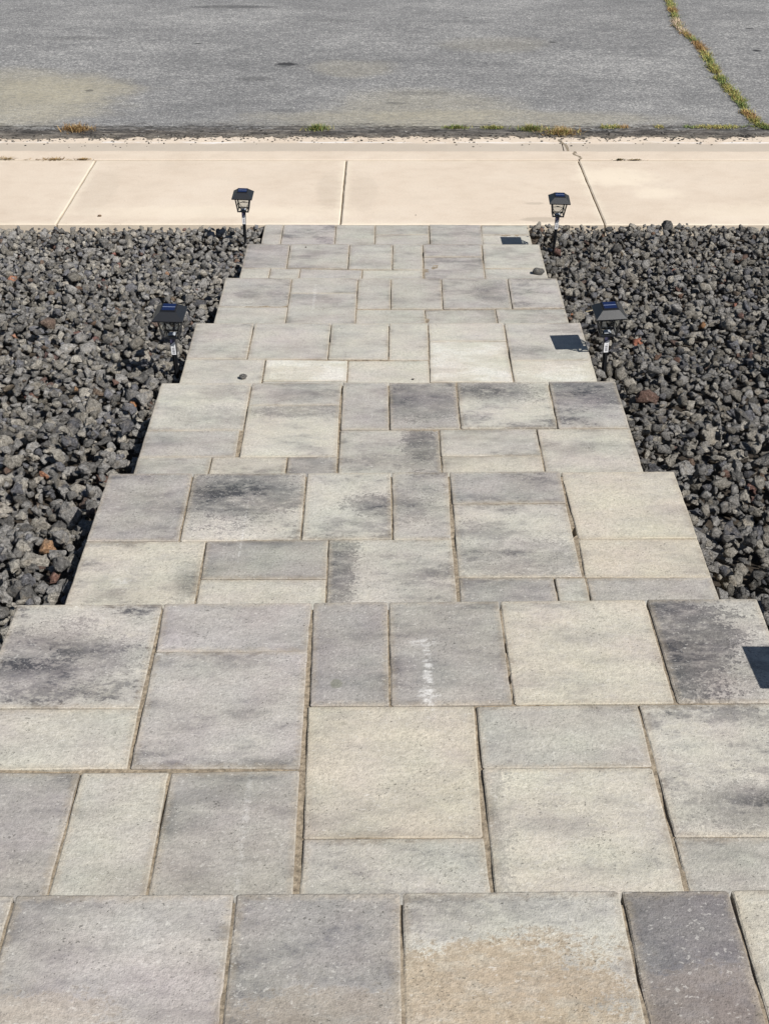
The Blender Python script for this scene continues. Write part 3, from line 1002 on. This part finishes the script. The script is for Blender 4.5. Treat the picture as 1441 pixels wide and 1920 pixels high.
def crag(seed, level, rough):
    """angular broken rock: hull of random points, subdivided and roughened"""
    r = np.random.default_rng(seed)
    n = int(r.integers(11, 17))
    pts = r.normal(size=(n, 3))
    pts /= np.linalg.norm(pts, axis=1)[:, None]
    pts *= r.uniform(.72, 1.1, size=(n, 1))
    bm = bmesh.new()
    for p in pts:
        bm.verts.new(p)
    g = bmesh.ops.convex_hull(bm, input=bm.verts)
    junk = [e for e in g['geom_interior'] if isinstance(e, bmesh.types.BMVert)]
    bmesh.ops.delete(bm, geom=junk, context='VERTS')
    s = seed * 3.7
    for L in range(level):
        bmesh.ops.subdivide_edges(bm, edges=bm.edges[:], cuts=1, use_grid_fill=True)
        bm.normal_update()
        for v in bm.verts:
            k = 1.6 * (1.9 ** L)
            a = mnoise.noise(v.co * k + Vector((s, L * 9.0, 0)))
            v.co += v.normal * (a * rough / (1.4 ** L) - (.02 if L == 0 else 0))
    bmesh.ops.triangulate(bm, faces=bm.faces[:])
    bm.verts.ensure_lookup_table()
    bm.verts.index_update()
    v = np.array([x.co[:] for x in bm.verts])
    f = np.array([[q.index for q in p.verts] for p in bm.faces])
    bm.free()
    v *= np.array([1.15, r.uniform(.8, 1.05), r.uniform(.65, .95)])
    return v, f


ICO3, F3 = ico(3)
SHAPES = [[crag(i + 90 * L, L, .30) for i in range(40)] for L in range(3)]
LAMPS = [(33.4, 160.3), (-31.5, 158.0), (36.7, 247.0), (-31.7, 253.0), (36.2, 62.8)]


def scatter(side, x_in, x_out, y0, y1, seed):
    """rocks packed by size: list of (x, y, z, r)"""
    r = random.Random(seed)
    cell = 4.4
    grid = {}
    out = []

    def edge_at(y):
        for k in range(8):
            if y <= NOSE[k][0] + .2:
                return abs(EDGE[k][0 if side < 0 else 1]), k
        return 30, 7

    def try_add(x, y, z, rad, f, layer):
        ix, iy = int(x // cell), int(y // cell)
        for a in (-1, 0, 1):
            for b in (-1, 0, 1):
                for (px, py, pr, pl) in grid.get((ix + a, iy + b), ()):
                    if pl != layer:
                        continue
                    if (px - x) ** 2 + (py - y) ** 2 < ((pr + rad) * f) ** 2:
                        return False
        grid.setdefault((ix, iy), []).append((x, y, rad, layer))
        out.append((side * x, y, z, rad))
        return True
    area = (x_out - x_in) * (y1 - y0)
    for layer, classes in ((0, ((1.1, 1.5, .05, .85), (.75, 1.05, .22, .85), (.5, .7, .3 if side < 0 else .08, .8))),
                           (1, ((1.3, 1.8, .010, 1.0), (.9, 1.2, .10, .80), (.6, .88, .75, .76), (.34, .52, .65, .8))),
                           (2, ((1.1, 1.5, .007, 1.6), (.65, 1.0, .05, 1.2), (.3, .5, .06, 1.2)))):
        for (ra, rb, dens, f) in classes:
            for _ in range(int(area * dens)):
                x = r.uniform(x_in, x_out)
                y = r.uniform(y0, y1)
                far_side = x > 112 or y < 36
                if far_side and (layer == 0 or r.random() < .35):
                    continue
                rad = r.uniform(ra, rb)
                e, k = edge_at(y)
                back = NOSE[k - 1][0] if k else 0
                t = max(0, min(1, 1 - (y - back) / 26))            # 1 at the back of the tread
                gap = (.1 + (.45 if side < 0 else .7) * t * (1 if 0 < k < 6 else .3))
                if x < e + gap + rad * .85:
                    continue
                # keep clear of the next wider/narrower block and the sidewalk
                if y > 264.5 - rad * .75:
                    continue
                if layer == 2 and y > 257:
                    continue
                if side > 0 and y < 150 and layer == 1 and rad < .9 and r.random() < .3:
                    continue
                if any(abs(side * x - lx) < rad * .8 + .45 and abs(y - ly) < rad * .8 + .5 for lx, ly in LAMPS):
                    continue
                g = float(gravel_z(y, side)) + .5 * mnoise.noise(Vector((side * x * .09, y * .09, 4)))
                if side > 0:
                    g += .35
                if side < 0:
                    z = g + (-1.35, -.35 - rad * .45, .55)[layer] + r.uniform(-.25, .25)
                else:
                    z = g + (-2.1, -.35 - rad * .35, .75)[layer] + r.uniform(-.5, .35)
                try_add(x, y, z, rad, f, layer)
    return out


def rock_colour(r):
    u = r.random()
    if u < .56:
        g = r.uniform(.12, .38)
        return (g, g * .965, g * .92)
    if u < .66:
        g = r.uniform(.10, .23)
        return (g * .98, g * .98, g * 1.06)
    if u < .955:
        g = r.uniform(.17, .46)
        return (g * 1.03, g * .96, g * .84)
    if u < .982:
        return (r.uniform(.15, .20), r.uniform(.105, .125), r.uniform(.085, .10))
    if u < .995:
        g = r.uniform(.36, .48)
        return (g, g * .92, g * .80)
    return (r.uniform(.38, .50), r.uniform(.19, .26), r.uniform(.12, .17))


def build_bed(name, side, label):
    rocks = scatter(side, 28.5, 128, 8, 264.5, 5 + side)
    r = random.Random(40 + side)
    VV, FF, CC = [], [], []
    off = 0
    for (x, y, z, rad) in rocks:
        L = 2 if (y < 150 and abs(x) < 76 and rad > .8) else (1 if abs(x) < 100 and rad > .5 and y > 66 else 0)
        v, fc = SHAPES[L][r.randrange(40)]
        a = r.uniform(0, 2 * math.pi)
        ca, sa = math.cos(a), math.sin(a)
        tx, ty = r.gauss(0, .35), r.gauss(0, .35)
        if r.random() < .25:
            tx += 1.2
        Rz = np.array([[ca, -sa, 0], [sa, ca, 0], [0, 0, 1]])
        Rx = np.array([[1, 0, 0], [0, math.cos(tx), -math.sin(tx)], [0, math.sin(tx), math.cos(tx)]])
        Ry = np.array([[math.cos(ty), 0, math.sin(ty)], [0, 1, 0], [-math.sin(ty), 0, math.cos(ty)]])
        w = v @ (Rx @ Ry @ Rz).T * (rad * 1.1) + np.array([x, y, z])
        VV.append(w)
        FF.append(fc + off)
        CC.append(np.tile(np.array(rock_colour(r)) * (.84 if side > 0 else 1.0), (len(v), 1)))  # right bed's rock colour darkened to carry its shaded look
        off += len(v)
    o = big_mesh(name, np.concatenate(VV), np.concatenate(FF), MAT['rock'], 'rock_colour', np.concatenate(CC))
    tag(o, label, 'gravel', kind='stuff')
    print(name, 'rocks', len(rocks), 'tris', sum(len(f) for f in FF))


build_bed('gravel', -1, 'bed of dark grey lava rock on the left side of the paver steps')
build_bed('gravel', 1, 'bed of dark grey lava rock on the right side of the paver steps')


# ================================================================= solar path lights
LP = Vector((0, 0, 0))


def make_light():
    root = bpy.data.objects.new('solar_path_light', None)
    root.scale = (.95, .95, 1.0)
    root.empty_display_size = .05
    link(root)
    B = MAT['black']
    # heights above the gravel surface, inches; the stake goes on below it
    ZB, ZT = 6.0, 9.1            # lantern body bottom and top
    # cap: fascia, hipped roof, flat top
    v, f = join([frustum(ZT, 2.30, 2.30, ZT + .20, 2.34, 2.34), frustum(ZT + .201, 2.34, 2.34, ZT + 1.12, 1.26, 1.26), frustum(ZT + 1.121, 1.26, 1.26, ZT + 1.2, 1.22, 1.22)])
    cap = mesh_obj('roof_cap', v, f, B, root)
    pf = []
    w = 1.12
    pf += [frustum(ZT + 1.201, w, w, ZT + 1.32, w, w)]
    v, f = join(pf)
    pfr = mesh_obj('panel_frame', v, f, B, root)
    v, f = frustum(-.02, .96, .96, .02, .96, .96)
    sp = mesh_obj('solar_panel', v, f, MAT['solar'], pfr)
    sp.location = Vector((0, 0, ZT + 1.345)) * IN
    # tapered lantern: four corner posts, four panes
    a1, a0 = 1.62, 1.18
    for i, (sx, sy) in enumerate(((-1, -1), (1, -1), (1, 1), (-1, 1))):
        v, f = bar((sx * a0, sy * a0, ZB), (sx * a1, sy * a1, ZT), .20)
        mesh_obj('corner_post', v, f, B, root)
    for i in range(4):
        c, s = (1, 0, -1, 0)[i], (0, 1, 0, -1)[i]

        def rt(x, y, z):
            return (x * c - y * s, x * s + y * c, z)
        V = [rt(-a0, -a0, ZB), rt(a0, -a0, ZB), rt(a1, -a1, ZT), rt(-a1, -a1, ZT)]
        V += [rt(-a0, -a0 + .05, ZB), rt(a0, -a0 + .05, ZB), rt(a1, -a1 + .05, ZT), rt(-a1, -a1 + .05, ZT)]
        mesh_obj('pane', V, [(0, 1, 2, 3), (7, 6, 5, 4), (0, 4, 5, 1), (2, 6, 7, 3)], MAT['pane'], root)
    # thin scroll bars with a centre boss on three sides
    parts = []
    for i in range(3):
        c, s = (1, 0, -1)[(i + 0) % 3], (0, 1, 0)[i]
        ang = (math.pi, math.pi / 2, -math.pi / 2)[i]
        c, s = math.cos(ang), math.sin(ang)

        def rt(x, y, z):
            return (x * c - y * s, x * s + y * c, z)
        y = -1.33
        pts = [(-1.32, ZB + 1.05), (-.75, ZB + .98), (-.3, ZB + 1.10), (0, ZB + 1.12), (.3, ZB + 1.10), (.75, ZB + .98), (1.32, ZB + 1.05)]
        for (p, q), w in zip(zip(pts[:-1], pts[1:]), (.07, .10, .22, .22, .10, .07)):
            parts.append(bar(rt(p[0], y, p[1]), rt(q[0], y, q[1]), .09, w))
        for sg in (-1, 1):
            parts.append(bar(rt(sg * 1.28, y, ZB + 1.0), rt(sg * .95, y + .05, ZB + .55), .08))
            parts.append(bar(rt(sg * .95, y + .05, ZB + .55), rt(sg * .55, y + .1, ZB + .12), .08))
    v, f = join(parts)
    mesh_obj('scroll_bars', v, f, B, root)
    # bottom frame and collar
    v, f = join([bar((-1.32, -1.22, ZB - .08), (1.32, -1.22, ZB - .08), .2, .2), bar((-1.32, 1.22, ZB - .08), (1.32, 1.22, ZB - .08), .2, .2), bar((-1.22, -1.12, ZB - .08), (-1.22, 1.12, ZB - .08), .2, .2), bar((1.22, -1.12, ZB - .08), (1.22, 1.12, ZB - .08), .2, .2),
                 bar((-1.1, -1.1, ZB - .1), (-.4, -.4, ZB - .25), .16), bar((1.1, -1.1, ZB - .1), (.4, -.4, ZB - .25), .16), bar((-1.1, 1.1, ZB - .1), (-.4, .4, ZB - .25), .16), bar((1.1, 1.1, ZB - .1), (.4, .4, ZB - .25), .16), frustum(ZB - .50, .55, .5, ZB - .2, .68, .62)])
    mesh_obj('lantern_base', v, f, B, root)
    v, f = frustum(ZB + .01, .55, .55, ZB + .12, .35, .35)
    mesh_obj('reflector', v, f, MAT['clear'], root)
    # stake: square tube, then a ribbed spike
    st_top, st_mid = ZB - .50, ZB - 3.4
    v, f = join([frustum(st_mid, .40, .34, st_top, .44, .38)])
    tube = mesh_obj('stake', v, f, B, root)
    v, f = join([frustum(-5.0, .05, .02, .0, .36, .07), frustum(-5.0, .02, .05, .0, .07, .34), frustum(.001, .36, .07, st_mid, .38, .08), frustum(.001, .07, .34, st_mid, .08, .34),
                 bar((-.30, -.26, 0.3), (-.30, -.26, st_mid), .06), bar((.30, -.26, 0.3), (.30, -.26, st_mid), .06)])
    mesh_obj('spike', v, f, B, root)
    # printed sticker on the camera side of the tube
    y = -.395
    za, zb = st_mid + .08, st_top - .12
    zc = za + 1.75

    def qd(x0, z0, x1, z1, yy):
        return [(x0, yy, z0), (x1, yy, z0), (x1, yy, z1), (x0, yy, z1)]
    mats = [MAT['white'], MAT['violet'], MAT['ink']]
    V, Fc, fm = [], [], []

    def add(vs, mi):
        o = len(V)
        V.extend(vs)
        Fc.append(tuple(range(o, o + len(vs))))
        fm.append(mi)
    add([(-.36, y - .005, za), (.36, y - .005, za), (.36, y - .005, zb), (-.36, y - .005, zb)], 0)
    add([(-.36, y - .012, zc - .1), (.36, y - .012, zb - .45), (.36, y - .012, zb), (-.36, y - .012, zb)], 1)
    z = za + .22
    for h in (.10, .05, .12, .06, .05, .10, .04):
        add(qd(-.18, z, .20, z + h, y - .012), 2)
        z += h + .075
    add(qd(-.02, z + .08, .2, z + .13, y - .012), 2)
    # the tube tapers a little, so lean the sticker with it; give it thickness
    me_o = mesh_obj('sticker', V, Fc, None, tube, mats=mats, fmat=fm)
    return root


def copy_tree(o, parent=None):
    c = o.copy()
    COL.objects.link(c)
    c.parent = parent
    for ch in list(o.children):
        copy_tree(ch, c)
    return c


proto = make_light()
LIGHTS = [
    # x, y, z of the gravel there, extra height, lean x, lean y (deg), turn (deg), label
    (32.85, 160.9, 17.6, 1.6, -2.0, 3.5, 2.5, 'black solar path light at the right edge whose square shadow lies on the pavers mid-walk'),
    (-31.2, 158.9, 17.4, 2.4, .5, 3.5, -2.0, 'nearer black solar path light in the lava rock left of the steps'),
    (36.7, 248.0, .6, 2.6, 1.0, 3.5, -1.5, 'black solar path light at the right corner of the walkway by the sidewalk'),
    (-31.3, 254.0, -.4, 2.3, 1.5, 3.5, -1.0, 'black solar path light at the left corner of the walkway by the sidewalk'),
    (36.2, 63.6, 40.6, 2.3, 0, 5, 0, 'black solar path light by the top steps whose shadow reaches the right edge'),
]
for i, (x, y, z, dz, lx, ly, turn, lab) in enumerate(LIGHTS):
    o = proto if i == 0 else copy_tree(proto)
    o.location = Vector((x, y, z + dz)) * IN
    o.rotation_euler = (math.radians(ly), math.radians(lx), math.radians(turn))
    tag(o, lab, 'path light', 'solar lights along the paver steps')

# crumbs of asphalt and grit along the ragged road edge and in the gutter
r = random.Random(9)
VV, FF, CC = [], [], []
off = 0
for i in range(1500):
    x = r.uniform(-130, 140)
    y = road_edge(x) + r.gauss(-.3, 1.6) + (r.uniform(-6, 8) if r.random() < .25 else 0)
    v, fc = SHAPES[0][r.randrange(40)]
    rad = r.uniform(.07, .30) * (1.5 if r.random() < .05 else 1)
    z = (road_z(x, y) if y > road_edge(x) else float(np.interp(y, [p[0] for p in PROF[8:15]], [p[1] for p in PROF[8:15]]))) + rad * .3
    VV.append(v * rad * np.array([1.3, 1, .8]) + np.array([x, y, z]))
    FF.append(fc + off)
    g = r.uniform(.03, .10) if r.random() < .75 else r.uniform(.2, .4)
    CC.append(np.tile(np.array((g, g * .95, g * .88)), (len(v), 1)))
    off += len(v)
o = big_mesh('asphalt_crumbs', np.concatenate(VV), np.concatenate(FF), MAT['rock'], 'rock_colour', np.concatenate(CC))
tag(o, 'loose dark crumbs and grit along the broken asphalt edge by the gutter', 'grit', kind='stuff')

# ================================================================= loose stones


def stone(x, y, z, rad, seed, mat, label, flat=.8, colour=(.14, .137, .13)):
    v = rock_shape(ICO3, seed, .08) * rad
    v[:, 2] *= flat
    v[:, 2] -= v[:, 2].min()
    o = big_mesh('stone', v, F3, mat, 'rock_colour', np.tile(np.array(colour), (len(v), 1)))
    o.location = Vector((x, y, z)) * IN
    tag(o, label, 'stone')


stone(-20.6, 153.3, 21.29, .62, 301, MAT['rock'], 'small dark stone lying on the light pavers of the fourth step')
stone(30.0, 221.0, 7.23, 1.15, 302, MAT['rock'], 'dark lava rock sitting on the right edge of a lower step', .9)
stone(4.0, 153.0, 21.29, .22, 303, MAT['rock'], 'tiny dark pebble near the middle of the fourth step', .8, (.06, .055, .05))
stone(-66.8, 269.4, .03, .62, 304, MAT['pebble_brown'], 'brown pebble lying on the sidewalk near the rock bed', .6)
stone(-16.5, 234.2, 7.22, .2, 305, MAT['rock'], 'tiny dark pebble at the nose of the second-lowest step', .8, (.05, .045, .04))
stone(7.0, 270.2, .03, .17, 306, MAT['rock'], 'tiny dark pebble on the sidewalk ahead of the walkway', .8, (.06, .045, .035))
v, f = join([bar((0, 0, 0), (2.1, .5, .35), .07), bar((2.1, .5, .35), (4.2, 1.4, .5), .055), bar((2.1, .5, .35), (2.9, -.4, .2), .04)])
tw = mesh_obj('dry_twig', v, f, MAT['straw'])
tw.location = Vector((31.9, 175.2, 21.3)) * IN
tag(tw, 'pale dry twig lying on the lava rock behind the near right light', 'twig')


# ================================================================= weeds
GREEN = [(.12, .17, .05), (.16, .21, .065), (.08, .115, .035), (.20, .24, .08)]
YELL = [(.36, .31, .10), (.27, .255, .08), (.41, .35, .13), (.20, .20, .06)]
ORAN = [(.34, .21, .08), (.25, .15, .06), (.42, .28, .13), (.18, .10, .04)]
PINK = [(.50, .38, .28), (.43, .32, .23), (.55, .44, .33)]
STRW = [(.34, .24, .11), (.26, .18, .08), (.42, .32, .17), (.18, .115, .055)]


def blades(items, seed):
    """items: (x, y, z, length, lean, palette) -> bent two-segment blades"""
    r = random.Random(seed)
    V, Fc, Cc = [], [], []
    for (x, y, z, ln, lean, pal) in items:
        a = r.uniform(0, 2 * math.pi)
        dx, dy = math.cos(a), math.sin(a)
        w = r.uniform(.045, .10)
        px, py = -dy * w, dx * w
        h1 = ln * .55 * math.cos(lean)
        o1 = ln * .55 * math.sin(lean)
        l2 = min(1.5, lean * 1.6)
        h2 = h1 + ln * .45 * math.cos(l2)
        o2 = o1 + ln * .45 * math.sin(l2)
        n = len(V)
        V += [(x - px, y - py, z), (x + px, y + py, z), (x + dx * o1 - px * .8, y + dy * o1 - py * .8, z + h1), (x + dx * o1 + px * .8, y + dy * o1 + py * .8, z + h1), (x + dx * o2, y + dy * o2, z + h2)]
        Fc += [(n, n + 1, n + 3), (n, n + 3, n + 2), (n + 2, n + 3, n + 4)]
        c = np.array(r.choice(pal)) * r.uniform(.7, 1.25)
        Cc += [c] * 5
    return np.array(V), np.array(Fc), np.array(Cc)


r = random.Random(77)
items = []
for i in range(15000):
    y = 347 + (r.random() ** 1.15) * 190
    x = crack_x(y)
    clump = mnoise.noise(Vector((y * .22, 1, 0)))
    if r.random() > .62 + clump * 1.0:
        continue
    sel = mnoise.noise(Vector((y * .085, 5, 9))) + r.gauss(0, .13)
    pal = PINK if 455 < y < 476 and r.random() < .7 else (ORAN if sel > .22 or 430 < y < 443 else YELL if sel > -.08 else GREEN)
    items.append((x + r.gauss(0, .75 + .6 * max(0, clump)), y, road_z(x, y) + .1, (r.uniform(.6, 1.9) if r.random() < .93 else r.uniform(2, 3.4)) * (1.25 if r.random() < .1 else 1), r.uniform(.5, 1.35), pal))
Vb, Fb, Cb = blades(items, 1)
o = big_mesh('crack_weeds', Vb, Fb, MAT['grass'], 'blade_colour', Cb)
tag(o, 'green and orange weeds growing along the crack in the asphalt', 'weeds', kind='stuff')

# low weed strip along the gutter at the right
items = []
for i in range(5200):
    x = r.uniform(62, 140)
    dn = mnoise.noise(Vector((x * .10, 2, 2)))
    if x < 86 and dn < -.02:
        continue
    if r.random() > .55 + dn:
        continue
    sel = mnoise.noise(Vector((x * .12, 7, 1))) + r.gauss(0, .12)
    y = 349.3 + r.gauss(0, .8) + (abs(r.gauss(0, 1.0)) if 104 < x < 116 else 0)
    items.append((x, y, RZ + .05, r.uniform(.35, 1.2), r.uniform(.6, 1.4), GREEN if sel < -.15 else YELL if sel < .22 else ORAN))
Vb, Fb, Cb = blades(items, 2)
o = big_mesh('gutter_weeds', Vb, Fb, MAT['grass'], 'blade_colour', Cb)
tag(o, 'low yellow-green weeds along the asphalt edge at the right', 'weeds', kind='stuff')


def tuft(x, y, z, rx, ry, n, ln, pals, label, lean=(.3, 1.35), seed=0, kind=None):
    rr = random.Random(seed)
    it = []
    for i in range(n):
        a, d = rr.uniform(0, 6.283), abs(rr.gauss(0, .5))
        it.append((rx * d * math.cos(a), ry * d * math.sin(a), 0, rr.uniform(.4, 1) * ln, rr.uniform(*lean), rr.choice(pals)))
    Vb, Fb, Cb = blades(it, seed)
    o = big_mesh('weed_tuft', Vb, Fb, MAT['grass'], 'blade_colour', Cb)
    o.location = Vector((x, y, z)) * IN
    tag(o, label, 'weed', kind='stuff' if seed in (23, 24, 25, 26, 27, 28, 29, 30, 31, 32) else None)


G0 = -4.45
tuft(-89.0, 346.6, G0, 4.6, 2.4, 700, 2.6, [ORAN, ORAN, STRW], 'dry orange-brown weed tuft on the road edge at the left', seed=21)
tuft(-19.8, 347.6, G0, 4.0, 1.9, 520, 2.2, [GREEN, GREEN, YELL], 'single green weed tuft at the road edge beyond the left light', seed=22)
tuft(20.3, 348.8, G0, 4.6, 1.1, 380, 1.4, [GREEN, GREEN, YELL], 'low green weed patch at the road edge, left of the middle pair', seed=23)
tuft(31.1, 348.6, G0, 4.0, 1.1, 330, 1.4, [GREEN, YELL], 'small thin green weed patch between two larger ones at the road edge', seed=24)
tuft(41.8, 347.3, G0, 4.6, 2.3, 600, 2.2, [GREEN, GREEN, YELL, STRW], 'green weed tuft at the road edge just left of the kerb crack', seed=25)
tuft(50.2, 344.2, G0, 5.2, 3.2, 620, 3.0, [STRW, STRW, YELL, ORAN], 'dry straw-coloured weed growing from the top of the kerb crack', lean=(.5, 1.45), seed=26)
tuft(-86.3, 308.7, 0.0, 5.5, .5, 120, 1.8, [STRW, ORAN], 'thin dry weed lying in the sidewalk joint at the left', lean=(1.1, 1.5), seed=27)
tuft(-78.6, 308.8, 0.0, 2.6, .5, 130, 1.1, [ORAN, STRW], 'small orange dry weed at the end of the left sidewalk joint', lean=(.9, 1.45), seed=28)
tuft(-98.5, 309.0, 0.0, 3.0, .5, 50, 2.2, [STRW], 'wispy dry weed in the sidewalk joint at the far left', lean=(1.1, 1.5), seed=29)
tuft(60.8, 308.6, 0.0, 1.3, .4, 90, .9, [STRW, [(.06, .06, .03)]], 'little dark weed in the kerb joint right of the crack', lean=(.6, 1.4), seed=30)
tuft(64.8, 308.6, 0.0, 3.6, .35, 110, .7, [STRW, [(.07, .06, .03)]], 'thin dark weed trail in the kerb joint at the right', lean=(.9, 1.4), seed=31)
tuft(-92.0, 261.5, .2, 1.2, 1.2, 4, 1.0, [STRW], 'few dry stems among the lava rock by the sidewalk', seed=32)
